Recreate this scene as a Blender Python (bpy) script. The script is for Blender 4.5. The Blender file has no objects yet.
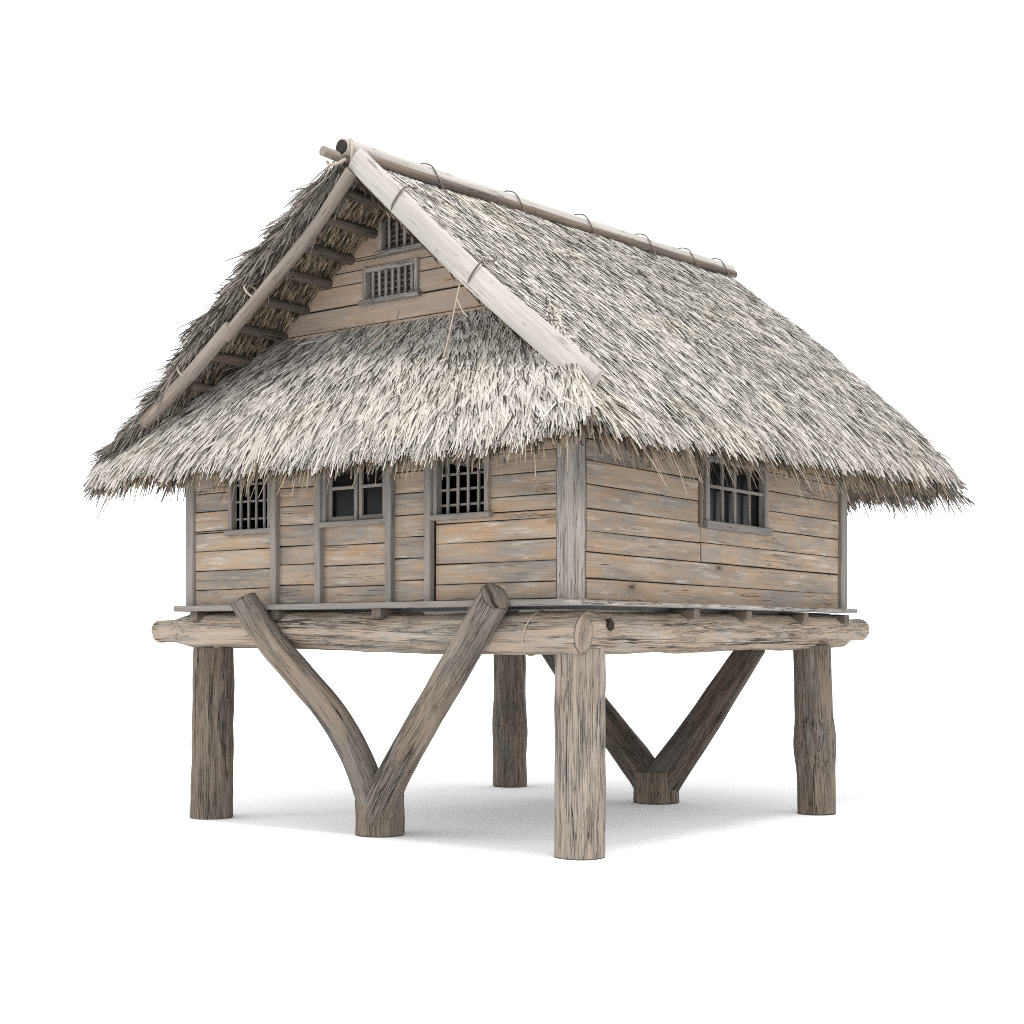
import bpy, math, random
import numpy as np
from mathutils import Vector, noise, Matrix
random.seed(7); rng = np.random.default_rng(7)
sc = bpy.context.scene
col = sc.collection
R = math.radians

# ------------------------------------------------------------------ scene / camera
world = bpy.data.worlds.new("World"); sc.world = world; world.use_nodes = True
bg = world.node_tree.nodes["Background"]
bg.inputs[0].default_value = (1, 1, 1, 1); bg.inputs[1].default_value = 1.55
world.cycles.sampling_method = 'NONE'
sc.view_settings.view_transform = 'Standard'; sc.view_settings.look = 'None'
sc.view_settings.exposure = 0.0; sc.view_settings.gamma = 1
cam = bpy.data.cameras.new("camera"); co = bpy.data.objects.new("camera", cam); col.objects.link(co)
co.location = (7.908, -11.682, 1.954)
co.rotation_euler = (R(90), 0, R(126.566 - 90))
cam.sensor_width = 36; cam.lens = 1537.4 / 1024 * 36; cam.shift_y = (647.7 - 512) / 1024
cam.clip_end = 3000
sc.camera = co
sc.cycles.filter_width = 1.0
sc.cycles.use_denoising = False; sc.cycles.use_adaptive_sampling = False
sc.cycles.max_bounces = 6; sc.cycles.diffuse_bounces = 4

# ------------------------------------------------------------------ materials
class G:
    def __init__(s, name):
        s.m = bpy.data.materials.new(name); s.m.use_nodes = True
        s.t = s.m.node_tree; s.n = s.t.nodes; s.b = s.n["Principled BSDF"]
    def node(s, typ, **kw):
        n = s.n.new(typ)
        for k, v in kw.items(): setattr(n, k, v)
        return n
    def put(s, sock, v):
        if isinstance(v, bpy.types.NodeSocket): s.t.links.new(v, sock)
        elif v is not None:
            if isinstance(v, tuple) and len(v) == 3 and sock.type == 'RGBA': v = v + (1,)
            sock.default_value = v
    def math(s, op, a, b=None, c=None, clamp=False):
        n = s.node('ShaderNodeMath', operation=op, use_clamp=clamp)
        s.put(n.inputs[0], a)
        if b is not None: s.put(n.inputs[1], b)
        if c is not None: s.put(n.inputs[2], c)
        return n.outputs[0]
    def vmul(s, v, w):
        n = s.node('ShaderNodeVectorMath', operation='MULTIPLY'); s.put(n.inputs[0], v); s.put(n.inputs[1], w); return n.outputs[0]
    def vadd(s, v, w):
        n = s.node('ShaderNodeVectorMath', operation='ADD'); s.put(n.inputs[0], v); s.put(n.inputs[1], w); return n.outputs[0]
    def noise(s, v, scale, detail=3, rough=.5, dist=0.):
        n = s.node('ShaderNodeTexNoise'); s.put(n.inputs['Vector'], v)
        n.inputs['Scale'].default_value = scale; n.inputs['Detail'].default_value = detail
        n.inputs['Roughness'].default_value = rough; n.inputs['Distortion'].default_value = dist
        return n.outputs[0]
    def rng(s, x, a, b, c=0., d=1., smooth=True):
        n = s.node('ShaderNodeMapRange', interpolation_type='SMOOTHSTEP' if smooth else 'LINEAR')
        s.put(n.inputs[0], x)
        for i, v in enumerate((a, b, c, d)): n.inputs[i + 1].default_value = v
        return n.outputs[0]
    def mix(s, f, a, b, mode='MIX'):
        n = s.node('ShaderNodeMix', data_type='RGBA', blend_type=mode)
        s.put(n.inputs[0], f); s.put(n.inputs[6], a); s.put(n.inputs[7], b)
        return n.outputs[2]
    def rgb(s, v):
        n = s.node('ShaderNodeCombineColor'); 
        for i in range(3): s.put(n.inputs[i], v)
        return n.outputs[0]
    def out(s, color, rough=.85, bump=None, bd=.004, bs=1., spec=.25):
        s.put(s.b.inputs['Base Color'], color); s.put(s.b.inputs['Roughness'], rough)
        s.b.inputs['Specular IOR Level'].default_value = spec
        if bump is not None:
            n = s.node('ShaderNodeBump'); n.inputs['Strength'].default_value = bs; n.inputs['Distance'].default_value = bd
            s.put(n.inputs['Height'], bump); s.t.links.new(n.outputs[0], s.b.inputs['Normal'])
        return s.m

def wood(name, grey, tan, dark, warm=None, warm_amt=.5, grain=(2.5, 70, 70), crack=(1.3, 16, 16), crack_w=.02, crack_on=.5, crack_mix=.8, soft=1., split=0.,
         crack_col=(.035, .028, .022), knots=.0, pale=None, pale_amt=.0, vary=.25, bd=.006, patch=(.5, 2.2, 2.2)):
    g = G(name)
    a = g.node('ShaderNodeAttribute', attribute_name='gc'); gc = a.outputs['Vector']
    isl = g.node('ShaderNodeNewGeometry').outputs['Random Per Island']
    # knots push the grain aside
    if knots:
        vor = g.node('ShaderNodeTexVoronoi'); g.put(vor.inputs['Vector'], g.vmul(gc, (1.25, 3.6, 3.6))); vor.inputs['Scale'].default_value = 1.
        kd = vor.outputs['Distance']
        kc = g.node('ShaderNodeSeparateColor'); g.put(kc.inputs[0], vor.outputs['Color'])
        has = g.rng(kc.outputs[0], 1 - knots, 1 - knots + .01)
        kfac = g.math('MULTIPLY', g.rng(kd, .34, .05), has)
        bend = g.node('ShaderNodeCombineXYZ'); g.put(bend.inputs[1], g.math('MULTIPLY', kfac, .035)); g.put(bend.inputs[2], g.math('MULTIPLY', kfac, .03))
        gc2 = g.vadd(gc, bend.outputs[0])
    else: gc2 = gc
    wob = g.node('ShaderNodeTexNoise'); g.put(wob.inputs['Vector'], g.vmul(gc, (1.5, 3, 3))); wob.inputs['Scale'].default_value = 1.; wob.inputs['Detail'].default_value = 2
    gc3 = g.vadd(gc2, g.vmul(g.vadd(wob.outputs['Color'], (-.5, -.5, -.5)), (0., .022, .022)))
    fine = g.noise(g.vmul(gc3, grain), 1., 4, .6)
    streak = g.noise(g.vmul(gc3, (grain[0] * .4, grain[1] * .2, grain[2] * .2)), 1., 4, .6)
    big = g.noise(g.vmul(gc, patch), 1., 4, .55)
    big2 = g.noise(g.vadd(g.vmul(gc, (patch[0] * 1.7, patch[1] * 1.8, patch[2] * 1.8)), (31, 7, 3)), 1., 5, .62)
    c = g.mix(g.rng(big, .38, .62), grey, tan)
    if warm:
        wm = g.math('MULTIPLY', g.rng(g.math('ADD', big2, g.math('MULTIPLY', g.math('SUBTRACT', isl, .5), .18)), .44, .68), warm_amt)
        c = g.mix(wm, c, warm)
    if pale:
        pm = g.math('MULTIPLY', g.rng(g.noise(g.vadd(g.vmul(gc3, (2.2, 17, 17)), (5, 5, 5)), 1., 5, .65), .54, .68), pale_amt)
        c = g.mix(pm, c, pale)
    c = g.mix(g.math('MULTIPLY', g.rng(streak, .44, .70), .6 * soft), c, dark)
    v = g.math('MULTIPLY', g.rng(fine, .28, .72, 1 - .28 * soft, 1 + .20 * soft, False), g.rng(isl, 0, 1, 1 - vary, 1 + vary, False))
    c = g.mix(1., c, g.rgb(v), 'MULTIPLY')
    # cracks (checks that open along the grain)
    cn = g.noise(g.vadd(g.vmul(gc3, crack), (11, 3, 17)), 1., 2, .5)
    on = g.rng(g.noise(g.vadd(g.vmul(gc, (crack[0] * 1.4, crack[1] * .35, crack[2] * .35)), (2, 9, 4)), 1., 2, .5), crack_on, crack_on + .1)
    cr = g.math('MULTIPLY', g.rng(g.math('ABSOLUTE', g.math('SUBTRACT', cn, .5)), crack_w, crack_w * .3), on)
    c = g.mix(g.math('MULTIPLY', cr, crack_mix), c, crack_col)
    if split:
        sp = g.noise(g.vadd(g.vmul(gc3, (2.0, 75, 75)), (1, 23, 7)), 1., 2, .5)
        sp = g.math('MULTIPLY', g.rng(g.math('ABSOLUTE', g.math('SUBTRACT', sp, .5)), .05, .01), g.rng(streak, .40, .60))
        c = g.mix(g.math('MULTIPLY', sp, split), c, crack_col)
    h = g.math('ADD', g.math('MULTIPLY', fine, .4), g.math('MULTIPLY', streak, 1.1))
    h = g.math('SUBTRACT', h, g.math('MULTIPLY', cr, 1.6))
    if split: h = g.math('SUBTRACT', h, g.math('MULTIPLY', sp, .8))
    if knots:
        core = g.math('MULTIPLY', g.rng(kd, .11, .05), has)
        ring = g.math('MULTIPLY', g.rng(g.math('ABSOLUTE', g.math('SUBTRACT', kd, .13)), .035, .0), has)
        c = g.mix(g.math('MULTIPLY', core, .85), c, (.055, .035, .024)); c = g.mix(g.math('MULTIPLY', ring, .45), c, (.13, .08, .05))
        h = g.math('SUBTRACT', h, g.math('MULTIPLY', core, .7))
    return g.out(c, .88, h, bd, 1., .2)

M = {}
M['plank'] = wood('weathered_planks', (.24, .216, .194), (.345, .278, .213), (.14, .112, .09), (.36, .235, .145), .75, soft=.6,
                  crack=(.7, 30, 30), crack_w=.010, crack_on=.56, knots=.42, pale=(.46, .42, .37), pale_amt=.65, vary=.13, bd=.004, patch=(1.0, 2.9, 2.9))
M['gable'] = wood('gable_planks', (.36, .30, .25), (.42, .32, .24), (.24, .18, .135), (.42, .285, .19), .5, soft=.45,
                  crack=(.8, 30, 30), crack_w=.01, crack_on=.6, knots=.15, pale=(.48, .43, .38), pale_amt=.35, vary=.09, bd=.003, patch=(.8, 2.6, 2.6))
M['trim'] = wood('grey_trim_wood', (.215, .20, .187), (.24, .215, .195), (.14, .125, .112), None, 0, grain=(3, 90, 90), crack=(1.2, 36, 36), soft=.8,
                 crack_w=.012, crack_on=.58, vary=.12, bd=.003)
M['corner'] = wood('corner_post_wood', (.335, .312, .295), (.36, .325, .30), (.20, .178, .16), None, 0, grain=(2.5, 60, 60), crack=(1.2, 40, 40),
                   crack_w=.018, crack_on=.48, knots=.2, vary=.05, bd=.007, split=.35, soft=.8)
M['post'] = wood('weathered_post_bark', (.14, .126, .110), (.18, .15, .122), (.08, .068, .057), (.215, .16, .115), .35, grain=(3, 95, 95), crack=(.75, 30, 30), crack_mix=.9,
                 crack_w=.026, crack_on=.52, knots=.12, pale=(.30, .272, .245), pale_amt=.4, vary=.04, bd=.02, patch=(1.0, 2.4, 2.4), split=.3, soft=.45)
M['nearpost'] = wood('pale_post_wood', (.275, .250, .225), (.315, .275, .235), (.15, .13, .112), (.31, .235, .17), .3, grain=(3, 95, 95), crack=(.9, 32, 32), crack_mix=.95,
                 crack_w=.026, crack_on=.52, knots=.10, pale=(.41, .385, .355), pale_amt=.5, vary=.04, bd=.02, patch=(1.0, 2.4, 2.4), split=.3, soft=.42)
M['brace'] = wood('brace_wood', (.19, .17, .148), (.245, .20, .158), (.105, .088, .072), (.265, .19, .13), .35, grain=(2.2, 60, 60), crack=(.5, 20, 20),
                  crack_w=.030, crack_on=.50, crack_mix=.95, knots=.16, pale=(.35, .318, .285), pale_amt=.4, vary=.06, bd=.018, patch=(1.0, 2.4, 2.4), split=.25, soft=.45)
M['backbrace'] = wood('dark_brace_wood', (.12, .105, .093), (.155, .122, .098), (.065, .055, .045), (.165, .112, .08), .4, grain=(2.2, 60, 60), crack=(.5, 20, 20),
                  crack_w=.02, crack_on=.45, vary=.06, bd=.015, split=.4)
M['beam'] = wood('stripped_log', (.30, .272, .24), (.35, .29, .235), (.19, .158, .128), (.35, .255, .18), .45, grain=(2.0, 50, 50), crack=(.5, 22, 22),
                 crack_w=.024, crack_on=.52, crack_mix=.95, knots=.34, pale=(.44, .405, .365), pale_amt=.45, vary=.03, bd=.014, patch=(1.1, 2.6, 2.6), split=.2, soft=.4)
M['pale'] = wood('bleached_pole', (.395, .373, .35), (.425, .40, .372), (.315, .292, .267), None, 0, grain=(1.4, 40, 40), crack=(1.8, 34, 34), soft=.7,
                 crack_w=.02, crack_on=.56, crack_col=(.14, .12, .10), vary=.03, bd=.005)
M['rake'] = wood('rake_pole_wood', (.235, .208, .185), (.27, .225, .19), (.15, .128, .11), None, 0, grain=(1.4, 40, 40), crack=(1.2, 26, 26),
                 crack_w=.015, crack_on=.55, vary=.04, bd=.006)
M['rafter'] = wood('dark_rafter_wood', (.115, .098, .085), (.15, .122, .10), (.07, .057, .047), None, 0, vary=.2, bd=.005)

def thatch_mat(name, a, b, darkc, dark_frac, tint, tint_amt):
    g = G(name)
    isl = g.node('ShaderNodeNewGeometry').outputs['Random Per Island']
    tc = g.node('ShaderNodeTexCoord').outputs['Object']
    n = g.noise(tc, .9, 3, .6); n2 = g.noise(tc, 3.1, 3, .6)
    c = g.mix(isl, a, b)
    r2 = g.math('FRACT', g.math('MULTIPLY', isl, 37.7))
    c = g.mix(g.math('MULTIPLY', g.rng(g.math('ADD', n, g.math('MULTIPLY', n2, .3)), .62, .82), tint_amt), c, tint)
    c = g.mix(1., c, g.rgb(g.rng(n2, .3, .7, .93, 1.05, False)), 'MULTIPLY')
    c = g.mix(g.rng(r2, 1 - dark_frac, 1 - dark_frac + .02), c, darkc)
    at = g.node('ShaderNodeAttribute', attribute_name='gc').outputs['Vector']
    f = g.noise(g.vmul(at, (6, 260, 60)), 1., 2, .5)
    c = g.mix(1., c, g.rgb(g.rng(f, .3, .7, .92, 1.06, False)), 'MULTIPLY')
    return g.out(c, .8, None, spec=.2)
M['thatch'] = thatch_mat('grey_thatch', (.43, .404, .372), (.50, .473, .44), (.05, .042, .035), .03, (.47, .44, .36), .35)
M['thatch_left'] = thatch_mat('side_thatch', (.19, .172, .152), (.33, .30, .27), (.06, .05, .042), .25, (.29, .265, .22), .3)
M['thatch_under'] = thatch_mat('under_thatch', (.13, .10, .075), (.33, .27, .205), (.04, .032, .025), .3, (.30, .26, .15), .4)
g = G('gap_shade_straw'); M['gap_shade'] = g.out((.045, .037, .03), .9)  # near-black colour that stands in for shade between the straws
g = G('shade_darkened_thatch'); tc = g.node('ShaderNodeTexCoord').outputs['Object']
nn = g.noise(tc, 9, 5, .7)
M['core'] = g.out(g.mix(g.rng(nn, .3, .7), (.07, .057, .045), (.18, .15, .115)), .95, nn, .03)  # old thatch under the blades, coloured dark to paint shade into the gaps
g = G('twine'); M['twine'] = g.out((.36, .31, .25), .8)
g = G('dark_cord'); M['cord'] = g.out((.13, .11, .095), .8)
g = G('dark_window_glass'); M['glass'] = g.out((.010, .009, .008), .25, spec=.15)
g = G('dark_hollow'); M['hollow'] = g.out((.03, .025, .02), .95)
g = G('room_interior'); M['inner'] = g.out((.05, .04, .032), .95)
g = G('seamless_white'); tc = g.node('ShaderNodeTexCoord').outputs['Object']
M['ground'] = g.out((.93, .93, .935), .9, spec=.0)

# ------------------------------------------------------------------ mesh helpers
def link_mesh(name, V, F, mat, parent=None, gc=None, smooth=False, origin=None):
    V = np.asarray(V, float)
    if origin is None:
        origin = (0, 0, 0) if not len(V) else tuple((V.min(0) + V.max(0)) / 2)
    me = bpy.data.meshes.new(name)
    V = V - np.array(origin)
    if isinstance(F, np.ndarray):
        n = len(F); k = F.shape[1]
        me.vertices.add(len(V)); me.vertices.foreach_set('co', V.ravel())
        me.loops.add(n * k); me.loops.foreach_set('vertex_index', F.ravel().astype(np.int32))
        me.polygons.add(n); me.polygons.foreach_set('loop_start', np.arange(0, n * k, k, dtype=np.int32))
        me.polygons.foreach_set('loop_total', np.full(n, k, np.int32))
        me.update(calc_edges=True)
    else:
        me.from_pydata([tuple(v) for v in V], [], [tuple(f) for f in F])
    if gc is not None:
        at = me.attributes.new('gc', 'FLOAT_VECTOR', 'POINT'); at.data.foreach_set('vector', np.asarray(gc, float).ravel())
    me.materials.append(mat)
    if smooth:
        me.polygons.foreach_set('use_smooth', np.ones(len(me.polygons), bool))
    me.update()
    o = bpy.data.objects.new(name, me); o.location = origin; col.objects.link(o)
    if parent is not None:
        o.parent = parent
        pl = Vector((0, 0, 0)); q = parent
        while q is not None: pl += q.location; q = q.parent
        o.location = Vector(origin) - pl
    return o

class MB:
    """collects bevelled boards (each its own island, with its own grain coordinates)"""
    def __init__(s): s.V = []; s.F = []; s.G = []
    def board(s, a, b, w, t, up=(0, 0, 1), bev=.006, bow=0., wob=.0, nseg=1, cut=(0., 0.)):
        """board from a to b, width w along 'up', thickness t"""
        a = Vector(a); b = Vector(b); d = (b - a); L = d.length; d.normalize()
        u = Vector(up); u = (u - d * u.dot(d)).normalized(); n = d.cross(u)
        off = Vector((random.uniform(0, 60), random.uniform(0, 60), random.uniform(0, 60)))
        k = min(bev, w * .3, t * .3); hw, ht = w / 2, t / 2
        prof = [(-hw + k, -ht), (hw - k, -ht), (hw, -ht + k), (hw, ht - k), (hw - k, ht), (-hw + k, ht), (-hw, ht - k), (-hw, -ht + k)]
        nseg = max(nseg, int(L / .25)) if wob else nseg
        base = len(s.V); ph = random.uniform(0, 6)
        for i in range(nseg + 1):
            f = i / nseg; c = a + d * (L * f) + n * (bow * math.sin(math.pi * f))
            for (x, y) in prof:
                ww = wob * noise.noise(Vector((f * L * 1.7, ph + x * 9, 0))) if wob else 0
                p = c + u * (x + ww) + n * y + (d * (x * cut[0]) if i == 0 else d * (x * cut[1]) if i == nseg else Vector())
                s.V.append(tuple(p)); s.G.append(tuple(off + Vector((f * L, x, y))))
        for i in range(nseg):
            for j in range(8):
                q = base + i * 8; s.F.append((q + j, q + (j + 1) % 8, q + 8 + (j + 1) % 8, q + 8 + j))
        s.F.append(tuple(base + j for j in range(7, -1, -1))); s.F.append(tuple(base + nseg * 8 + j for j in range(8)))
    def build(s, name, mat, parent, smooth=False): return link_mesh(name, s.V, s.F, mat, parent, s.G, smooth)

def log_data(path, rad, seg=40, step=.05, lump=.06, rough=.02, seed=0, flat=1., ref=None, cut=(0., 0.)):
    """a real log: rings swept along a smooth path, lumpy radius; capped with slightly dished saw cuts"""
    P = [Vector(p) for p in path]
    def cr(i, t):
        p0, p1, p2, p3 = P[max(i - 1, 0)], P[i], P[i + 1], P[min(i + 2, len(P) - 1)]
        return .5 * ((2 * p1) + (p2 - p0) * t + (2 * p0 - 5 * p1 + 4 * p2 - p3) * t * t + (3 * p1 - p0 - 3 * p2 + p3) * t ** 3)
    pts = []
    for i in range(len(P) - 1):
        n = max(2, int((P[i + 1] - P[i]).length / step))
        pts += [cr(i, k / n) for k in range(n)]
    pts.append(P[-1]); N = len(pts)
    Ls = [0.]
    for i in range(1, N): Ls.append(Ls[-1] + (pts[i] - pts[i - 1]).length)
    tot = Ls[-1]
    V = []; Gc = []; F = []
    d = (pts[1] - pts[0]).normalized()
    r0 = Vector(ref) if ref else (Vector((0, 0, 1)) if abs(d.z) < .8 else Vector((1, 0, 0)))
    def ringbase(i):
        dd = (pts[min(i + 1, N - 1)] - pts[max(i - 1, 0)]).normalized()
        u = (r0 - dd * r0.dot(dd)).normalized(); return dd, u, dd.cross(u)
    def ring(i, sc_=1., push=0., cap=False):
        dd, u, w = ringbase(i); f = Ls[i] / tot; r = rad(f) if callable(rad) else rad
        for j in range(seg):
            th = 2 * math.pi * j / seg; c, s_ = math.cos(th), math.sin(th)
            q = Vector((Ls[i] * .9 + seed * 7.3, c * 1.1, s_ * 1.1))
            rr = r * (1 + lump * noise.noise(q) + lump * .6 * noise.noise(q * 2.3 + Vector((5, 5, 5))))
            rr += rough * r * noise.noise(Vector((Ls[i] * 3, c * 6 + seed, s_ * 6)))
            V.append(tuple(pts[i] + (u * c * rr + w * s_ * rr * flat) * sc_ + dd * (push + (c * cut[0 if i == 0 else 1] * r if i in (0, N - 1) else 0))))
            Gc.append((c * r * sc_ * .6 + seed * 3.1, seed + Ls[i] * .1, s_ * r * sc_ * .12) if cap else (Ls[i] + seed * 3.1, c * r * sc_ + seed, s_ * r * sc_))
    ring(0, .0, .006, True); ring(0, .6, .004, True); ring(0, .97, .0, True); 
    for i in range(N): ring(i, 1., .012 if i == 0 else (-.012 if i == N - 1 else 0))
    ring(N - 1, .97, .0, True); ring(N - 1, .6, -.004, True); ring(N - 1, .0, -.006, True)
    K = N + 6
    for i in range(K - 1):
        for j in range(seg):
            a = i * seg + j; b = i * seg + (j + 1) % seg
            F.append((a, b, b + seg, a + seg))
    return V, F, Gc
def log(name, path, rad, mat, parent, **kw):
    V, F, Gc = log_data(path, rad, **kw)
    return link_mesh(name, V, np.array(F), mat, parent, Gc, True)

def cord(name, pts, r, mat, parent, seg=6, closed=False, sub=6):
    P = [Vector(p) for p in pts]; out = []
    n = len(P)
    rngi = range(n) if closed else range(n - 1)
    g_ = (lambda i: P[i % n]) if closed else (lambda i: P[min(max(i, 0), n - 1)])
    for i in rngi:
        p0, p1, p2, p3 = g_(i - 1), g_(i), g_(i + 1), g_(i + 2)
        for k in range(sub):
            t = k / sub
            out.append(.5 * ((2 * p1) + (p2 - p0) * t + (2 * p0 - 5 * p1 + 4 * p2 - p3) * t * t + (3 * p1 - p0 - 3 * p2 + p3) * t ** 3))
    if not closed: out.append(P[-1])
    V = []; F = []; N = len(out)
    for i, p in enumerate(out):
        a = out[(i - 1) % N] if closed else out[max(i - 1, 0)]; b = out[(i + 1) % N] if closed else out[min(i + 1, N - 1)]
        d = (b - a).normalized(); u = d.cross(Vector((.31, .52, .79))).normalized(); w = d.cross(u)
        for j in range(seg):
            th = 2 * math.pi * j / seg; V.append(tuple(p + u * math.cos(th) * r + w * math.sin(th) * r))
    for i in range(N if closed else N - 1):
        for j in range(seg):
            a = i * seg + j; b = i * seg + (j + 1) % seg; c = ((i + 1) % N) * seg
            F.append((a, b, c + (j + 1) % seg, c + j))
    if not closed: F.append(tuple(range(seg))); F.append(tuple((N - 1) * seg + j for j in range(seg - 1, -1, -1)))
    return link_mesh(name, V, F, mat, parent, None, True)

# ------------------------------------------------------------------ setting
gV = []; S = 900
go = link_mesh('ground', [(-S, -S, 0), (S, -S, 0), (S, S, 0), (-S, S, 0)], [(0, 1, 2, 3)], M['ground'], None, origin=(0, 0, 0)); go['kind'] = 'structure'

house = bpy.data.objects.new('stilt_house', None); house.location = (-2.62, 2.9, 0); col.objects.link(house)
house['label'] = 'weathered wooden stilt house with grey thatched roof on thick log posts'
house['category'] = 'house'
W, D = 5.25, 5.78

# ------------------------------------------------------------------ posts, beams, braces
def post(x, y, r0, r1, mat, seed, top=1.98, lump=.05, bulge=None, lean=(0, 0), label=None):
    def rad(f):
        r = r0 + (r1 - r0) * f
        if bulge: r += bulge[1] * math.exp(-((f - bulge[0]) / .12) ** 2)
        return r
    o = log('post', [(x, y, 0), (x + lean[0] * .3, y + lean[1] * .3, top * .33), (x + lean[0] * .7, y + lean[1] * .7, top * .66), (x + lean[0], y + lean[1], top)], rad, mat, house,
            seg=64, step=.03, lump=lump, rough=.05, seed=seed, ref=(1, 0, 0))
    if label: o['label'] = label
post(-.13, .22, .235, .235, M['nearpost'], 1, lump=.035, label='pale grey cracked log post under the near corner')
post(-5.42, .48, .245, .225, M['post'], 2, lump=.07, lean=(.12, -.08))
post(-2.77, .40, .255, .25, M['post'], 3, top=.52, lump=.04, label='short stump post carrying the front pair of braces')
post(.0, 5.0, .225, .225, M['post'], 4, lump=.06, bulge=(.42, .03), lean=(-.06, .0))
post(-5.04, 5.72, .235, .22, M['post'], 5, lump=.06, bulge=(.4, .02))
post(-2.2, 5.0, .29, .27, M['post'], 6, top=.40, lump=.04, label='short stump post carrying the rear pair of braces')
def beam_r(f): return .19
log('floor_beam', [(-5.80, .04, 2.14), (-5.2, .04, 2.15), (-3.5, .03, 2.14), (-1.8, .05, 2.09), (-.6, .04, 2.09), (.06, .05, 2.09)],
    lambda f: .125 + .06 * min(1, max(0, (f - .05) / .05)) + .018 * f, M['beam'], house, seg=64, step=.035, lump=.07, rough=.04, seed=11, cut=(0, .1))
log('floor_beam', [(-.04, .00, 2.09), (-.05, 1.2, 2.10), (-.06, 3.2, 2.12), (-.05, 5.0, 2.14), (-.05, 5.7, 2.16), (-.05, 6.35, 2.18)],
    lambda f: .20 - .005 * f - .065 * min(1, max(0, (f - .90) / .03)), M['beam'], house, seg=64, step=.035, lump=.07, rough=.04, seed=12)
log('floor_beam', [(-5.15, .25, 2.13), (-5.15, 3, 2.12), (-5.15, 6.1, 2.14)], .18, M['beam'], house, seg=40, step=.08, lump=.07, seed=13)
log('floor_beam', [(-5.5, 5.72, 2.13), (-3, 5.74, 2.12), (-.25, 5.72, 2.14)], .18, M['beam'], house, seg=40, step=.08, lump=.07, seed=14)
log('brace', [(-4.05, -.33, 2.46), (-3.73, -.24, 2.02), (-3.41, -.1, 1.64), (-3.06, .05, 1.2), (-2.86, .2, .71), (-2.78, .33, .25)],
    lambda f: .145 + .02 * f, M['brace'], house, seg=56, step=.03, lump=.05, rough=.05, seed=21, cut=(.25, 0))
log('brace', [(-.70, -.33, 2.43), (-1.20, -.17, 1.91), (-1.70, -.02, 1.40), (-2.19, .13, .89), (-2.60, .27, .42), (-2.76, .36, .06)],
    lambda f: .15 + .02 * f + .03 * max(0, f - .7), M['brace'], house, seg=56, step=.03, lump=.045, rough=.05, seed=22, cut=(-.2, 0))
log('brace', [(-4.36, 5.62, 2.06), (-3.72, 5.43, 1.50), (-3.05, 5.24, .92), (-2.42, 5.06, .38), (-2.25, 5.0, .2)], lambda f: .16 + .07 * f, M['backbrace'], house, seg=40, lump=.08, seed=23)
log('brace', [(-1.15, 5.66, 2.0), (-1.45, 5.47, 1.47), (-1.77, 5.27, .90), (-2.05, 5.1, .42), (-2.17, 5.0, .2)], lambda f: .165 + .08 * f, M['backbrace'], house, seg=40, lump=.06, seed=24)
# knot hole by the corner of the side beam
kv, kf, kg = log_data([(.10, .30, 2.155), (.172, .30, 2.165)], .05, seg=14, step=.02, lump=.5, seed=31)
link_mesh('knot', kv, np.array(kf), M['hollow'], house, kg, True)
# lashing round the front beam
cord('lashing', [(-.50 + .07 * math.sin(t), .04 + (.207) * math.cos(t), 2.09 + .207 * math.sin(t)) for t in np.linspace(0, 2 * math.pi, 16, endpoint=False)], .009, M['twine'], house, closed=True)

# deck slab and trims, joists
mb = MB(); mb.board((-5.1, 2.9, 2.345), (-.12, 2.9, 2.345), 5.5, .05, up=(0, 1, 0)); mb.build('floor_deck', M['trim'], house)
mb = MB(); mb.board((-5.27, -.10, 2.385), (.08, -.10, 2.37), .23, .06, up=(0, 1, 0), wob=.004); mb.build('sill_board', M['trim'], house)
mb = MB(); mb.board((.10, -.22, 2.365), (.10, 5.68, 2.395), .23, .045, up=(1, 0, 0), wob=.004); mb.build('sill_board', M['corner'], house)
mb = MB(); mb.board((-5.35, .1, 2.385), (-5.35, 5.85, 2.385), .2, .05, up=(1, 0, 0)); mb.build('sill_board', M['trim'], house)
def joist(p, q, w=.11):
    mb = MB(); mb.board(p, q, w, .12, bev=.015); mb.build('joist', M['rafter'], house)
for y in (1.85, 3.0, 4.35, 5.45): joist((-.6, y, 2.30), (.185, y + random.uniform(-.03, .03), 2.295), .10)
for x in (-5.0, -3.75, -2.32, -1.1): joist((x, .5, 2.30), (x, -.17, 2.30), .10)

# ------------------------------------------------------------------ walls
def rects_minus(x0, x1, z0, z1, hole):
    if hole is None: return [(x0, x1, z0, z1)]
    a, b, c, d = hole
    if b <= x0 or a >= x1 or d <= z0 or c >= z1: return [(x0, x1, z0, z1)]
    out = []
    if c > z0: out.append((x0, x1, z0, c))
    if d < z1: out.append((x0, x1, d, z1))
    lo, hi = max(c, z0), min(d, z1)
    if a > x0: out.append((x0, a, lo, hi))
    if b < x1: out.append((b, x1, lo, hi))
    return [r for r in out if r[1] - r[0] > .02 and r[3] - r[2] > .02]
def planks(mb, fn, bays, z0, z1, h, hole_of, zclip=None, outn=1):
    """fn(x,z,dep)->world; one board per row and bay"""
    for bi, (x0, x1) in enumerate(bays):
        z = z0 + random.uniform(-.06, 0) if bi else z0
        z = z0
        first = h * random.uniform(.75, 1.05)
        while z < z1 - .02:
            hh = first if z == z0 else h * random.uniform(.93, 1.07)
            zt = min(z + hh, z1)
            if z1 - zt < .09: zt = z1
            for (a, b, c, d) in rects_minus(x0, x1, z, zt, hole_of(bi)):
                dep = random.uniform(-.004, .006)
                tl = random.uniform(-.004, .004)
                if zclip:
                    a, b = zclip(a, b, (c + d) / 2)
                    if b - a < .05: continue
                mb.board(fn(a, (c + d) / 2 + tl, dep), fn(b, (c + d) / 2 - tl, dep), d - c - .009, .035, bev=.007, wob=.003)
            z = zt
fr = lambda x, z, d: (x, .0 - d, z)
sd = lambda y, z, d: (0. + d, y, z)
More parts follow.
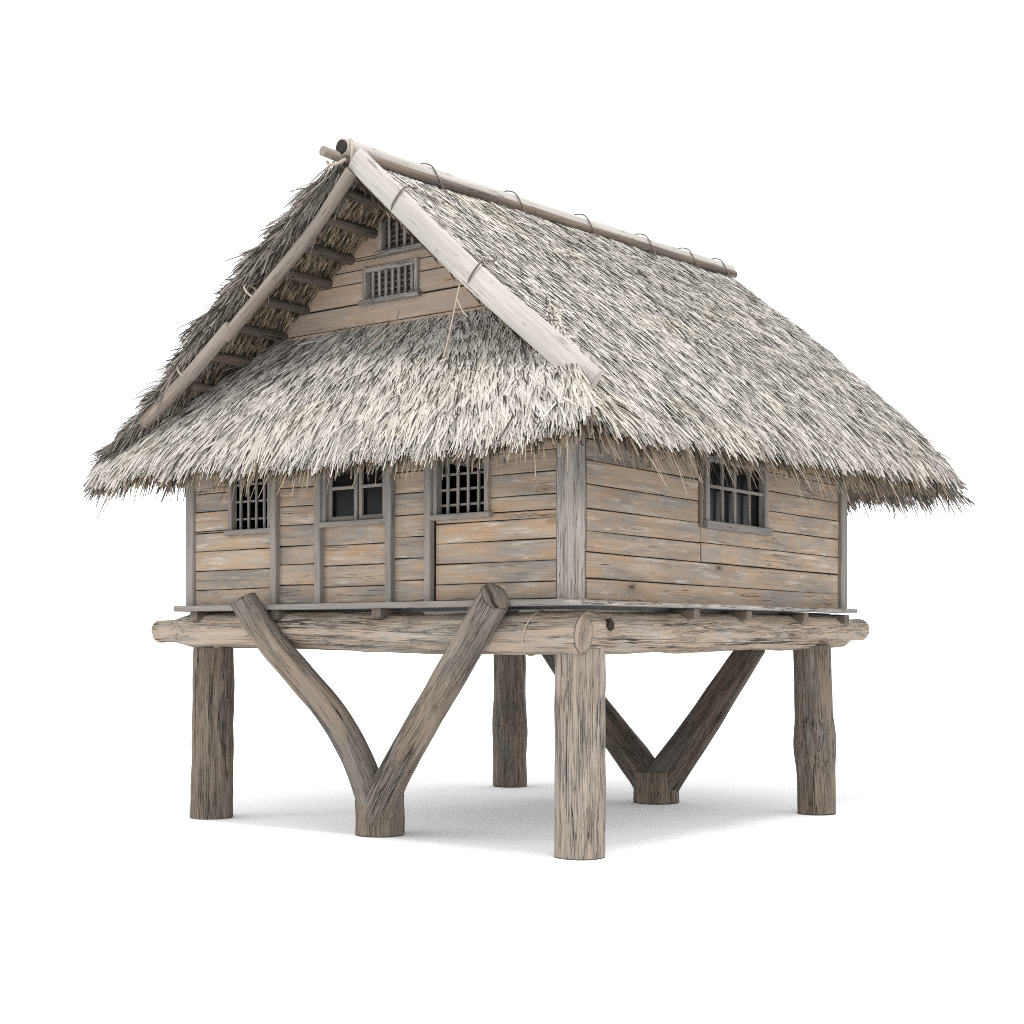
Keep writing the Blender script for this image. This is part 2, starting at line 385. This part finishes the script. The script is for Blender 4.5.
TOP = 4.45
H1 = (-4.58, -3.92, 3.22, 4.05); H2 = (-3.18, -2.28, 3.24, 4.05); H3 = (-1.69, -1.0, 3.24, 4.05); H4 = (2.28, 3.68, 3.26, 3.98)
mb = MB()
planks(mb, fr, [(-5.14, -3.90), (-3.82, -3.25), (-3.18, -2.28), (-2.21, -1.72), (-1.67, -.235)], 2.41, TOP, .208, lambda i: {0: H1, 2: H2, 4: H3}.get(i))
mb.build('front_wall', M['plank'], house)
mb = MB()
planks(mb, sd, [(.11, 2.21), (2.235, 5.56)], 2.40 + .44, TOP, .212, lambda i: H4)
planks(mb, sd, [(.11, 5.56)], 2.40, 2.835, .215, lambda i: None)
mb.build('side_wall', M['plank'], house)
mb = MB()
planks(mb, lambda y, z, d: (-W - d, y, z), [(.1, D - .1)], 2.41, TOP, .22, lambda i: None); mb.build('side_wall', M['plank'], house)
mb = MB()
planks(mb, lambda x, z, d: (x, D + d, z), [(-W + .1, -.1)], 2.41, TOP, .22, lambda i: None); mb.build('rear_wall', M['plank'], house)
# dark lining behind the planks, pierced by the windows
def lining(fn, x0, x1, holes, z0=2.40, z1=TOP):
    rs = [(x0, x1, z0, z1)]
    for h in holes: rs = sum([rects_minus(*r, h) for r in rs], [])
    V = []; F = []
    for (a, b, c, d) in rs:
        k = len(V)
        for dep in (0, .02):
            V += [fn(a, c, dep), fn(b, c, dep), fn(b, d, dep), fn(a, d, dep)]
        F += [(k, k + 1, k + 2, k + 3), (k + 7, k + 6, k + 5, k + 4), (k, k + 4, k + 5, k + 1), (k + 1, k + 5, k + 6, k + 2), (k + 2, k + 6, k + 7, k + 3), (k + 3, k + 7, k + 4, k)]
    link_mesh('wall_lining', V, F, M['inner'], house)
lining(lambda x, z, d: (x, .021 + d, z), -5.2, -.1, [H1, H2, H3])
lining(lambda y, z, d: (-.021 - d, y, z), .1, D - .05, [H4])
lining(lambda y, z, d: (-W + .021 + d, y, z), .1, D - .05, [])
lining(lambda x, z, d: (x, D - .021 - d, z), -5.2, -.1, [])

def stick(name, p, q, w, t, mat, parent=house, up=(0, 0, 1), wob=.0, bev=.008):
    mb = MB(); mb.board(p, q, w, t, up=up, wob=wob, bev=bev); return mb.build(name, mat, parent)
# corner posts
stick('corner_post', (-.11, .04, 2.402), (-.11, .04, 4.62), .26, .13, M['corner'], up=(1, 0, 0), wob=.006, bev=.02)
stick('corner_post', (-5.20, .01, 2.417), (-5.20, .01, 4.3), .13, .13, M['trim'], up=(1, 0, 0), wob=.005, bev=.012)
stick('corner_post', (.0, 5.66, 2.42), (.0, 5.66, 4.3), .17, .12, M['trim'], up=(0, 1, 0), wob=.005, bev=.012)
stick('corner_post', (-5.2, 5.66, 2.41), (-5.2, 5.66, 4.3), .16, .16, M['trim'], up=(0, 1, 0), wob=.005, bev=.012)
# battens on the front
for x, z0, z1 in ((-3.86, 2.417, 4.3), (-3.215, 2.415, 4.3), (-2.245, 2.41, 4.3), (-1.735, 2.405, 4.3)):
    stick('batten', (x, -.048, z0), (x, -.048, z1), .085, .075, M['trim'], up=(1, 0, 0), wob=.004)
# side wall batten at the left of the window
stick('batten', (.033, 2.20, 3.2), (.033, 2.20, 4.3), .06, .03, M['rafter'], up=(0, 1, 0), wob=.003)

def window(fn, x0, x1, z0, z1, kind, fw=.055, nv=4, nh=4, proud=.03, mat=M['trim']):
    """frame with lattice or casements; fn(x,z,dep out)->world"""
    V = []
    upx = Vector(fn(1, 0, 0)) - Vector(fn(0, 0, 0))
    m = MB()
    if True:
        m.board(fn(x0 + fw / 2, z0, proud - .02), fn(x0 + fw / 2, z1, proud - .02), fw, .09, up=upx)
        m.board(fn(x1 - fw / 2, z0, proud - .02), fn(x1 - fw / 2, z1, proud - .02), fw, .09, up=upx)
    m.board(fn(x0 - .03, z0 - fw / 2 + .012, proud), fn(x1 + .03, z0 - fw / 2 + .012, proud), fw, .11)
    m.board(fn(x0 + fw, z1 - fw / 2, proud - .012), fn(x1 - fw, z1 - fw / 2, proud - .012), fw, .06)
    f = m.build('window_frame', mat, house)
    if kind == 'lattice':
        m = MB(); m2 = MB()
        for i in range(nv):
            x = x0 + fw + (x1 - x0 - 2 * fw) * (i + .8) / (nv + .6)
            m.board(fn(x, z0 + .012, .0), fn(x, z1 - fw, .0), .028, .024, up=upx, bev=.004, wob=.004)
        for i in range(nh):
            z = z0 + (z1 - z0) * (i + .7) / (nh + .4)
            m2.board(fn(x0 + fw, z, -.026), fn(x1 - fw, z + random.uniform(-.006, .006), -.026), .024, .022, bev=.004, wob=.006)
        m.build('lattice_bar', mat, f); m2.build('lattice_rail', mat, f)
    if kind == 'slats':
        m = MB(); m2 = MB()
        for i in range(nv):
            x = x0 + fw + (x1 - x0 - 2 * fw) * (i + .7) / (nv + .4)
            m.board(fn(x, z0 + .012, .0), fn(x, z1 - fw, .0), .034, .024, up=upx, bev=.004)
        for i in range(nh):
            z = z0 + .02 + (z1 - z0 - fw) * (i + .6) / (nh + .2)
            m2.board(fn(x0 + fw, z, -.026), fn(x1 - fw, z, -.026), .024, .018, bev=.003, wob=.014)
        m.build('slat', mat, f); m2.build('cross_wire', M['rafter'], f)
    if kind == 'casement':
        xm = (x0 + x1) / 2 + .02
        for (a, b) in ((x0 + fw, xm - .012), (xm + .012, x1 - fw)):
            m = MB(); s = .045
            m.board(fn(a + s / 2, z0 + .02, -.005), fn(a + s / 2, z1 - .03, -.005), s, .035, up=upx)
            m.board(fn(b - s / 2, z0 + .02, -.005), fn(b - s / 2, z1 - .03, -.005), s, .035, up=upx)
            m.board(fn(a + s, z0 + .045, -.005), fn(b - s, z0 + .045, -.005), s, .03)
            zm = z0 + .36; m.board(fn(a + s, zm, -.005), fn(b - s, zm, -.005), .035, .03)
            m.build('casement', mat, f)
        k = [fn(x0 + .01, z0, -.035), fn(x1 - .01, z0, -.035), fn(x1 - .01, z1, -.035), fn(x0 + .01, z1, -.035)]
        link_mesh('pane', k, [(0, 1, 2, 3)], M['glass'], f)
    if kind == 'bars':
        m = MB(); w = x1 - x0 - 2 * fw
        for i, t in enumerate((.28, .5, .77)):
            x = x0 + fw + w * t
            m.board(fn(x, z0 + .012, -.0), fn(x, z1 - fw, -.0), .05 if i == 1 else .03, .03, up=upx, bev=.004)
        m2 = MB(); z = z0 + .38
        m2.board(fn(x0 + fw, z, .022), fn(x1 - fw, z, .022), .035, .014, bev=.003)
        m.build('window_bar', mat, f); m2.build('window_rail', mat, f)
        k = [fn(x0 + .01, z0, -.045), fn(x1 - .01, z0, -.045), fn(x1 - .01, z1, -.045), fn(x0 + .01, z1, -.045)]
        link_mesh('pane', k, [(0, 1, 2, 3)], M['glass'], f)
    return f
window(fr, *H1, 'lattice', nv=4, nh=4)
window(fr, *H2, 'casement')
window(fr, *H3, 'lattice', nv=4, nh=5)
window(sd, *H4, 'bars', fw=.08)

# ------------------------------------------------------------------ roof geometry
XR = -2.62
Y0, Y1 = -.25, 7.55
ridge_z = lambda y: 6.90 + .043 * (y + .22)
def right_pt(s, y):                 # s 0 ridge .. 1 eave
    zr = ridge_z(y); ze = 3.88 + .036 * (y + 1.0)
    return np.array([XR + 3.40 * s, y, zr + (ze - zr) * s + .13 * math.sin(math.pi * s) * min(1, max(0, (y + .1) / 3.))])
LP = [(0, 6.88), (1.23, 6.06), (2.03, 5.45), (2.51, 4.98), (3.01, 4.60), (3.55, 4.22), (3.74, 4.06)]
def left_z(dx): return float(np.interp(dx, [a for a, b in LP], [b for a, b in LP]))
def left_pt(s, y):
    dx = 3.74 * s
    return np.array([XR - dx, y, left_z(dx) + .03 * (y + .25)])
YG = .65
def skirt_pt(s, u):                 # s 0 top (gable wall) .. 1 eave ; u 0 left .. 1 right
    t = np.array([-4.95 + 4.10 * u, YG + .02, 5.42]); e = np.array([-6.30 + 7.08 * u, -.42 - .48 * u, 4.07 - .17 * u + .08 * max(0., (u - .8) / .2)])
    p = t + (e - t) * s; p[2] += .07 * math.sin(math.pi * s)
    return p
def back_pt(s, u):
    t = np.array([-.9 - 3.7 * u, 5.85, 5.45]); e = np.array([.75 - 7.0 * u, 7.4, 4.12])
    return t + (e - t) * s
def y_front(s):                     # front limit of the right slope
    x = XR + 3.40 * s
    return Y0 if x < .02 else Y0 - (x - .02) * .86
def y_front_l(s):
    dx = 3.74 * s
    return Y0 if dx < 3.2 else Y0 - (dx - 3.2) * .28

def slab(fn, smax, nu, us, thick, mat, name, parent):
    """closed slab under a slope; fn(s,u)"""
    ns = 24; top = np.array([[fn(i / ns * smax, u) for u in us(i / ns * smax)] for i in range(ns + 1)])
    n2 = top.shape[1]
    dn = np.array([0, 0, -1.])
    tz = top + dn * .05; bt = top + dn * thick
    V = np.concatenate([tz.reshape(-1, 3), bt.reshape(-1, 3)]); o = (ns + 1) * n2; F = []
    I = lambda i, j: i * n2 + j
    for i in range(ns):
        for j in range(n2 - 1):
            F.append((I(i, j), I(i, j + 1), I(i + 1, j + 1), I(i + 1, j))); F.append((o + I(i, j), o + I(i + 1, j), o + I(i + 1, j + 1), o + I(i, j + 1)))
        F.append((I(i, 0), I(i + 1, 0), o + I(i + 1, 0), o + I(i, 0))); F.append((I(i, n2 - 1), o + I(i, n2 - 1), o + I(i + 1, n2 - 1), I(i + 1, n2 - 1)))
    for j in range(n2 - 1):
        F.append((I(0, j), o + I(0, j), o + I(0, j + 1), I(0, j + 1))); F.append((I(ns, j), I(ns, j + 1), o + I(ns, j + 1), o + I(ns, j)))
    return link_mesh(name, V, F, mat, parent, np.zeros((len(V), 3)))

def unit(a): return a / np.maximum(np.linalg.norm(a, axis=-1, keepdims=True), 1e-9)
def blades(P, Dn, Nn, L, Wd, lift, droop, roll, curl, seg=3):
    """vectorised strips: root P, direction Dn, normal Nn; returns V,F,gc"""
    n = len(P); Dn = unit(Dn); Nn = unit(Nn - Dn * (Dn * Nn).sum(1, keepdims=True)); Sd = np.cross(Dn, Nn)
    c, s = np.cos(roll)[:, None], np.sin(roll)[:, None]
    Sr = Sd * c + Nn * s
    prof = {3: [.85, 1., 1., .6], 2: [.8, 1., .15]}[seg]
    Vs = []; Gs = []
    off = rng.uniform(0, 50, (n, 3))
    for k in range(seg + 1):
        t = k / seg
        ctr = P + Dn * (L * t)[:, None] + Nn * (lift * t)[:, None] + Sd * (curl * t * t)[:, None]
        ctr[:, 2] -= droop * t * t
        hw = (Wd * .5 * prof[k])[:, None]
        Vs += [ctr - Sr * hw, ctr + Sr * hw]
        for sg in (-1, 1):
            g_ = off.copy(); g_[:, 0] += L * t; g_[:, 1] += sg * Wd * .5; Gs.append(g_)
    V = np.stack(Vs, 1).reshape(-1, 3); Gc = np.stack(Gs, 1).reshape(-1, 3)
    m = 2 * (seg + 1); base = (np.arange(n) * m)[:, None]
    F = np.concatenate([base + np.array([[2 * k, 2 * k + 1, 2 * k + 3, 2 * k + 2]]) for k in range(seg)], 0)
    return V, F, Gc
class Thatch:
    def __init__(s): s.V = []; s.F = []; s.G = []; s.n = 0
    def add(s, *a, **k):
        V, F, Gc = blades(*a, **k); s.V.append(V); s.F.append(F + s.n); s.G.append(Gc); s.n += len(V)
    def build(s, name, mat, parent):
        return link_mesh(name, np.concatenate(s.V), np.concatenate(s.F), mat, parent, np.concatenate(s.G))

def field(fn, n, smap, umap, jit=.16, spread=None, L=(.28, .55), Wd=(.018, .036), lift=(.0, .05), under=False, rollr=.5, depth=.0, tb=None):
    s = smap(rng.random(n)); u = umap(rng.random(n), s)
    P = np.array([fn(a, b) for a, b in zip(s, u)])
    e = .01
    P2 = np.array([fn(a + e, b) for a, b in zip(s, u)]); P3 = np.array([fn(a, b + e) for a, b in zip(s, u)])
    dn = unit(P2 - P); ac = unit(P3 - P); N = unit(np.cross(dn, ac)); N *= np.sign(N[:, 2:3]) + 1e-9
    # clumped sideways drift so tufts lean together
    cl = np.array([noise.noise(Vector(p * 1.3)) for p in P]); cl2 = np.array([noise.noise(Vector(p * 4.1 + 9)) for p in P])
    side = rng.normal(0, jit, n) + .18 * cl + .16 * cl2
    if spread is not None: side = side + spread(s, u)
    d = unit(dn + ac * side[:, None])
    lf = rng.uniform(*lift, n) + .012 * np.maximum(cl2, 0)
    wild = rng.random(n) < .02; lf = np.where(wild, lf + rng.uniform(.03, .10, n), lf)
    Ls = rng.uniform(*L, n)
    P = P + N * (rng.uniform(-.010, .012, n) + .022 * cl - depth)[:, None]
    Ls = np.where(np.linalg.norm(P - np.array([.72, -.86, 3.95]), axis=1) < .27, .02, Ls)   # the fringe parts at the near corner
    return P, d, N, Ls, rng.uniform(*Wd, n), lf, s, cl

roof = bpy.data.objects.new('thatched_roof', None); roof.location = (-2.62, 3.4, 5.4); 
col.objects.link(roof); roof.parent = house; roof.location = Vector((-2.62, 3.4, 5.4)) - house.location

sq = lambda r: r
def slits(T, fn, n, smap, umap):   # near-black blades on top, painting the shade of gaps between straws
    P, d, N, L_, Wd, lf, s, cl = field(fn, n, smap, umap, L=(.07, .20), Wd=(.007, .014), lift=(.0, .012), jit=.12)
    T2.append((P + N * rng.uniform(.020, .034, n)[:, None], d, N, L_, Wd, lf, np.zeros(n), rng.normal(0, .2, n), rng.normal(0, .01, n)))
T2 = []
# right slope
us_r = lambda s: np.linspace(y_front(s) + .04, Y1 - .05, 40)
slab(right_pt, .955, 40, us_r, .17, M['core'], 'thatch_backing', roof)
T = Thatch()
P, d, N, L_, Wd, lf, s, cl = field(right_pt, 36000, lambda r: r ** .9 * .93, lambda r, s: np.array([y_front(a) + (Y1 - y_front(a)) * b for a, b in zip(s, r)]), L=(.18, .36), Wd=(.014, .026), lift=(.0, .03), jit=.22,
                                spread=lambda s, u: -.35 * np.clip(s - .75, 0, 1) * np.clip(1.5 - u, 0, 2))
T.add(P, d, N, L_, Wd, lf, .01 + .04 * s ** 3, rng.normal(0, .2, len(P)), rng.normal(0, .012, len(P)))
def strays(T, fn, n, umap, s0, s1):
    P, d, N, L_, Wd_, lf, s, cl = field(fn, n, lambda r: s0 + (s1 - s0) * r, umap, L=(.22, .44), jit=.42)
    T.add(P, d, N, L_, rng.uniform(.010, .020, n), lf, rng.uniform(.02, .16, n), rng.normal(0, .6, n), rng.normal(0, .03, n))
def eave(T, fn, n, umap, s0=.90, s1=.965, L=(.14, .32), droop=(.02, .12), depth=(0, .08), jit=.26, Wd=(.012, .024)):
    P, d, N, L_, Wd_, lf, s, cl = field(fn, n, lambda r: s0 + (s1 - s0) * r, umap, L=L, jit=jit, Wd=Wd)
    dep = rng.uniform(*depth, n); P[:, 2] -= dep
    tuft = np.array([noise.noise(Vector((p[0] * 3.2, p[1] * 3.2, 4.))) for p in P])
    L_ = L_ * (1 + .7 * tuft)
    T.add(P, d, N, L_, Wd_, lf * .5, rng.uniform(*droop, n), rng.normal(0, .6, n), rng.normal(0, .03, n))
uR = lambda r, s: np.array([y_front(a) + (Y1 - y_front(a)) * b for a, b in zip(s, r)])
eave(T, right_pt, 6000, uR); strays(T, right_pt, 700, uR, .88, .96)
uR = lambda r, s: np.array([y_front(a) + (Y1 - y_front(a)) * b for a, b in zip(s, r)])
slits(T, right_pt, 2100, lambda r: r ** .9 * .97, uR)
P, d, N, L_, Wd, lf, s, cl = field(right_pt, 130, lambda r: .05 + r * .9, uR, jit=.5)
T.add(P, d, N, rng.uniform(.25, .5, 130), rng.uniform(.006, .011, 130), rng.uniform(.05, .2, 130), np.zeros(130), np.zeros(130), rng.normal(0, .05, 130))
n = 26; P = np.array([right_pt(a, Y1 - .08) for a in rng.random(n) * .95])     # strays along the far verge
T.add(P, np.c_[np.full(n, .8), rng.uniform(.1, .7, n), rng.uniform(-.7, .0, n)], np.tile([0, 0, 1.], (n, 1)), rng.uniform(.2, .5, n), rng.uniform(.006, .012, n), np.full(n, .04), np.zeros(n), np.zeros(n), np.zeros(n))
T.build('right_thatch_slope', M['thatch'], roof)
T = Thatch()
eave(T, right_pt, 5500, uR, .84, .955, (.12, .28), (.08, .22), (.05, .20), .35)
eave(T, right_pt, 340, uR, .9, .97, (.3, .5), (.12, .32), (.04, .15), .4, (.008, .014))
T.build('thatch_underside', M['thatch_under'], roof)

T = Thatch(); T.add(*T2.pop()); T.build('gap_shade_straw', M['gap_shade'], roof)
# left slope
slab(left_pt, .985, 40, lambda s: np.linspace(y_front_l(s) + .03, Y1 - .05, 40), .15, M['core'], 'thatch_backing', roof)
T = Thatch()
uL = lambda r, s: np.array([y_front_l(a) + (Y1 - y_front_l(a)) * b for a, b in zip(s, r)])
P, d, N, L_, Wd, lf, s, cl = field(left_pt, 16000, lambda r: r * .97, uL, L=(.25, .5), Wd=(.025, .045))
T.add(P, d, N, L_, Wd, lf, .02 + .06 * s ** 3, rng.normal(0, .45, len(P)), rng.normal(0, .02, len(P)))
eave(T, left_pt, 2500, uL)
# tufted verge along the front of the left slope
n = 12000
s = rng.random(n) ** .95; tuftn = np.array([noise.noise(Vector((a * 11, 0, 3.))) for a in s])
step_ = (s * 9.5) % 1.0
P = np.array([left_pt(a, Y0 + b) for a, b in zip(s, rng.uniform(-.16, .22, n))])
P[:, 2] += rng.uniform(-.17, .0, n)
dn = np.array([[-1, 0, -(.78)]] * n) + np.c_[rng.normal(0, .10, n), rng.normal(-.10, .16, n), rng.normal(0, .12, n)]
lift_ = np.where(step_ > .6, rng.uniform(.0, .17, n), rng.uniform(-.05, .0, n))
T.add(P, dn, np.tile([-.6, 0, .8], (n, 1)), rng.uniform(.14, .34, n) * (1 + .7 * tuftn), rng.uniform(.009, .020, n), lift_, rng.uniform(0, .08, n), rng.normal(0, .9, n), rng.normal(0, .03, n))
n = 60; P = np.array([left_pt(a, Y0 - .1) for a in rng.random(n)])
T.add(P, np.c_[np.full(n, -1.), rng.uniform(-.5, .3, n), rng.uniform(-1., .05, n)], np.tile([0, 0, 1.], (n, 1)), rng.uniform(.25, .55, n), rng.uniform(.007, .013, n), np.full(n, .02), np.zeros(n), np.zeros(n), np.zeros(n))
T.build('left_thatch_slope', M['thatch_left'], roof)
# underside of the left slope: short courses of leaf seen between the purlins
T = Thatch(); n = 9000
s = .04 + rng.random(n) * .93; y = rng.uniform(Y0 + .02, YG + .35, n)
P = np.array([left_pt(a, b) for a, b in zip(s, y)]); P[:, 2] -= .155 + rng.uniform(0, .035, n)
crs = (s * 26).astype(int)
dn = np.array([[-1, 0, -.8]] * n) + np.c_[np.zeros(n), rng.normal(0, .22, n), rng.normal(0, .05, n)]
T.add(P, dn, np.tile([.6, 0, -.8], (n, 1)), rng.uniform(.08, .2, n), rng.uniform(.014, .03, n), rng.uniform(.0, .04, n), np.zeros(n), rng.normal(0, .5, n), np.zeros(n), seg=2)
n = 5000                             # underside of the right slope's overhang
s = rng.random(n) * .7; y = rng.uniform(Y0 + .02, YG + .3, n)
P = np.array([right_pt(a, b) for a, b in zip(s, y)]); P[:, 2] -= .175 + rng.uniform(0, .02, n)
T.add(P, np.array([[1, 0, -.9]] * n) + rng.normal(0, .15, (n, 3)), np.tile([-.6, 0, -.8], (n, 1)), rng.uniform(.08, .2, n), rng.uniform(.014, .03, n), rng.uniform(.0, .04, n), np.zeros(n), rng.normal(0, .5, n), np.zeros(n), seg=2)
# dark butts along the left eave underside and front
eave(T, left_pt, 1800, uL, .9, .99, (.14, .3), (.08, .2), (.04, .12), .25)
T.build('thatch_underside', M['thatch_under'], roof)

# front skirt
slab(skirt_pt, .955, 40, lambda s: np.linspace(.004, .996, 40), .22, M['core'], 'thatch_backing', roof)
T = Thatch()
uS = lambda r, s: r
P, d, N, L_, Wd, lf, s, cl = field(skirt_pt, 20000, lambda r: r ** .8 * .93, uS, L=(.15, .34), Wd=(.013, .025), lift=(.0, .03), jit=.26)
T.add(P, d, N, L_, Wd, lf, .02 + .05 * s ** 3, rng.normal(0, .3, len(P)), rng.normal(0, .015, len(P)))
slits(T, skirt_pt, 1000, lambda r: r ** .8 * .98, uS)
strays(T, skirt_pt, 700, uS, .88, .96)
eave(T, skirt_pt, 6500, uS, L=(.14, .30), depth=(0, .10))
T.build('front_thatch_skirt', M['thatch'], roof)
T = Thatch()
eave(T, skirt_pt, 5000, uS, .84, .955, (.12, .26), (.06, .18), (.05, .18), .35)
eave(T, skirt_pt, 220, uS, .9, .97, (.25, .42), (.12, .3), (.04, .15), .4, (.008, .014))
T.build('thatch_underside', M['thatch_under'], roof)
T = Thatch(); T.add(*T2.pop()); T.build('gap_shade_straw', M['gap_shade'], roof)
# rear skirt
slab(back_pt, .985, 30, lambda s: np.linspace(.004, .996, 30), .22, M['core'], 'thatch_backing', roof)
T = Thatch()
P, d, N, L_, Wd, lf, s, cl = field(back_pt, 6000, lambda r: r * .97, uS, L=(.25, .5), Wd=(.03, .05))
T.add(P, d, N, L_, Wd, lf, .02 + .05 * s ** 3, rng.normal(0, .4, len(P)), np.zeros(len(P)))
eave(T, back_pt, 2600, uS, .9, 1., (.14, .3), (.06, .2), (.02, .16))
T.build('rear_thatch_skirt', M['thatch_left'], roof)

# ------------------------------------------------------------------ gable walls
def gable(yg, name, holes, sgn):
    mb = MB(); z = 5.18; h = .235
    while z < 6.5:
        zc = z + h / 2
        sR = (ridge_z(yg) - .10 - zc) / .909; sL = float(np.interp(-(zc + .14), [-b for a, b in LP], [a for a, b in LP]))
        xa, xb = XR - max(sL, .16), XR + max(sR, .14)
        rs = [(xa, xb, z, z + h)]
        for ho in holes: rs = sum([rects_minus(*r, ho) for r in rs], [])
        for (a, b, c, d) in rs:
            mb.board((a, yg, (c + d) / 2), (b, yg, (c + d) / 2), d - c - .010, .035, bev=.006, wob=.003,
                     cut=((1.28 if a == xa else 0), (-1.1 if b == xb else 0)))
        z += h
    mb.build(name, M['gable'], house)
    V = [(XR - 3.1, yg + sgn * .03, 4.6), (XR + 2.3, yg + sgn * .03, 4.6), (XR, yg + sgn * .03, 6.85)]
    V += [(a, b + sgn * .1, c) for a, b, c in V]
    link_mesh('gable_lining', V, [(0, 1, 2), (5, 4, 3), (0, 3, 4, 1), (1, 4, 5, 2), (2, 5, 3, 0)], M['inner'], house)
G1 = (-3.20, -2.43, 5.66, 6.02); G2 = (-2.98, -2.2, 6.15, 6.64)
gable(YG, 'gable_wall', [G1, G2], 1)
gable(D + .05, 'gable_wall', [], -1)
gf = lambda x, z, d: (x, YG - d, z)
window(gf, *G1, 'slats', nv=7, nh=5, fw=.05, mat=M['corner'])
window(gf, *G2, 'slats', nv=6, nh=7, fw=.05, mat=M['corner'])

# ------------------------------------------------------------------ roof timber
for dx in (.13, .44, .78, 1.10, 1.44, 1.78, 2.12, 2.42, 2.70, 2.98):
    z = left_z(dx) - .22
    log('purlin', [(XR - dx, Y0 + .08, z), (XR - dx + .01, .3, z), (XR - dx, .95, z + .01)], random.uniform(.045, .06), M['rafter'], roof, seg=16, step=.1, lump=.1, seed=dx)
for dx in (.7, 1.5):
    z = ridge_z(0) - .909 * dx - .22
    log('purlin', [(XR + dx, Y0 + .2, z), (XR + dx, .3, z), (XR + dx, .95, z + .01)], .055, M['rafter'], roof, seg=16, step=.1, lump=.1, seed=dx + 5)
# left rake pole in two lengths
log('rake_pole', [(-2.50, -.33, 6.70), (-3.0, -.33, 6.22), (-3.65, -.33, 5.74), (-4.32, -.33, 5.26)], .066, M['rake'], roof, seg=24, lump=.05, seed=41)
log('rake_pole', [(-4.22, -.35, 5.36), (-4.89, -.35, 4.90), (-5.62, -.35, 4.46)], .076, M['rake'], roof, seg=24, lump=.05, seed=42)
# right bargeboard: half-round bleached trunk
log('bargeboard', [(-2.46, -.33, 6.83), (-1.61, -.33, 6.03), (-.88, -.33, 5.36), (-.2, -.40, 4.82), (.49, -.47, 4.26)], lambda f: .122 + .012 * f, M['pale'], roof, seg=32, lump=.03, seed=43, flat=.26, ref=(.7, 0, .72), cut=(0, .0))
# ridge pole and the stick beneath it
log('ridge_pole', [(-2.62, -.34, 6.97), (-2.62, 2, 7.05), (-2.62, 5, 7.175), (-2.62, 7.72, 7.30)], .088, M['pale'], roof, seg=32, lump=.05, seed=44)
log('ridge_pole', [(-2.62, -.362, 6.965), (-2.62, -.31, 6.965)], .068, M['hollow'], roof, seg=20, lump=.05, seed=45)['label'] = 'dark plug painted as the shaded hollow end of the ridge pole'  # solid plug; the shade inside the bore is put into its colour
log('ridge_stick', [(-2.68, -.56, 6.88), (-2.66, -.1, 6.86), (-2.64, .3, 6.82)], .05, M['rake'], roof, seg=16, lump=.08, seed=46)
log('ridge_stick', [(-2.54, -.2, 6.89), (-2.54, 3.8, 7.06), (-2.54, 7.7, 7.24)], .05, M['rafter'], roof, seg=12, lump=.08, seed=47)
# ties over the ridge
for y in (.95, 2.45, 3.9, 5.3, 6.4, 7.3):
    zc = 6.97 + .0435 * (y + .3)
    pts = [(-2.62 + .20, y + .12, zc - .22), (-2.62 + .125, y + .07, zc - .02), (-2.62 + .06, y + .02, zc + .105), (-2.62 - .06, y - .05, zc + .115), (-2.62 - .14, y - .1, zc + .02), (-2.62 - .22, y - .14, zc - .15)]
    pts = [(a, b, c - .028) for a, b, c in pts]
    cord('ridge_tie', pts, .008, M['cord'], roof)
# apex lashing
cord('ridge_tie', [(-2.62 + .15 * math.cos(t), -.22 - .14 * math.cos(t), 6.9 + .16 * math.sin(t)) for t in np.linspace(0, 6.28, 12, endpoint=False)], .016, M['twine'], roof, closed=True)
cord('ridge_tie', [(-2.75, -.42, 6.82), (-2.68, -.46, 6.77), (-2.58, -.46, 6.76), (-2.50, -.42, 6.80)], .016, M['twine'], roof)
# ties over the bargeboard
def btie(t, mat, r=.009):
    c = Vector((-2.46, -.33, 6.83)).lerp(Vector((.42, -.33, 4.24)), t); u = Vector((.68, 0, .73)); n = Vector((0, -1, 0))
    pts = [c + u * .17 + n * -.14, c + u * .145 + n * .0, c + u * .09 + n * .036, c + n * .045, c - u * .08 + n * .036, c - u * .14 + n * .0]
    cord('bargeboard_tie', pts, r, mat, roof); return c
btie(.20, M['cord']); btie(.78, M['cord']); c = btie(.53, M['cord'])
cord('loose_twine', [c + Vector((-.12, -.09, -.10)), c + Vector((-.18, -.10, -.35)), c + Vector((-.24, -.12, -.62)), c + Vector((-.26, -.16, -.78))], .008, M['twine'], roof)
cord('loose_twine', [c + Vector((-.16, -.09, -.22)), c + Vector((-.08, -.10, -.36)), c + Vector((-.02, -.10, -.42))], .006, M['twine'], roof)
cord('loose_twine', [(-2.55, .45, 5.46), (-2.52, .35, 5.33), (-2.60, .2, 5.16), (-2.68, .1, 5.03)], .009, M['twine'], roof)
for t in (.45, .78):
    c = Vector((-2.50, -.33, 6.70)).lerp(Vector((-5.62, -.35, 4.46)), t); u = Vector((-.6, 0, .8)); n = Vector((0, -1, 0))
    cord('rake_tie', [c + (u * math.cos(a) + n * math.sin(a)) * .098 for a in np.linspace(0, 6.28, 10, endpoint=False)], .011, M['twine'], roof, closed=True)

# ------------------------------------------------------------------ studio lamps
def area(name, dirv, dist, size, power, color=(1, 1, 1)):
    l = bpy.data.lights.new(name, 'AREA'); l.shape = 'DISK'; l.size = size; l.energy = power; l.color = color
    o = bpy.data.objects.new(name, l); col.objects.link(o)
    c = Vector((-2.4, 2.5, 3)); dv = Vector(dirv).normalized(); o.location = c + dv * dist
    o.rotation_euler = (-dv).to_track_quat('-Z', 'Y').to_euler()
area('key_lamp', (.40, -.42, 1.), 24, 3.5, 3300, (1, .985, .96))
area('fill_lamp', (-.7, -1., .6), 24, 9, 600, (1, 1, 1))
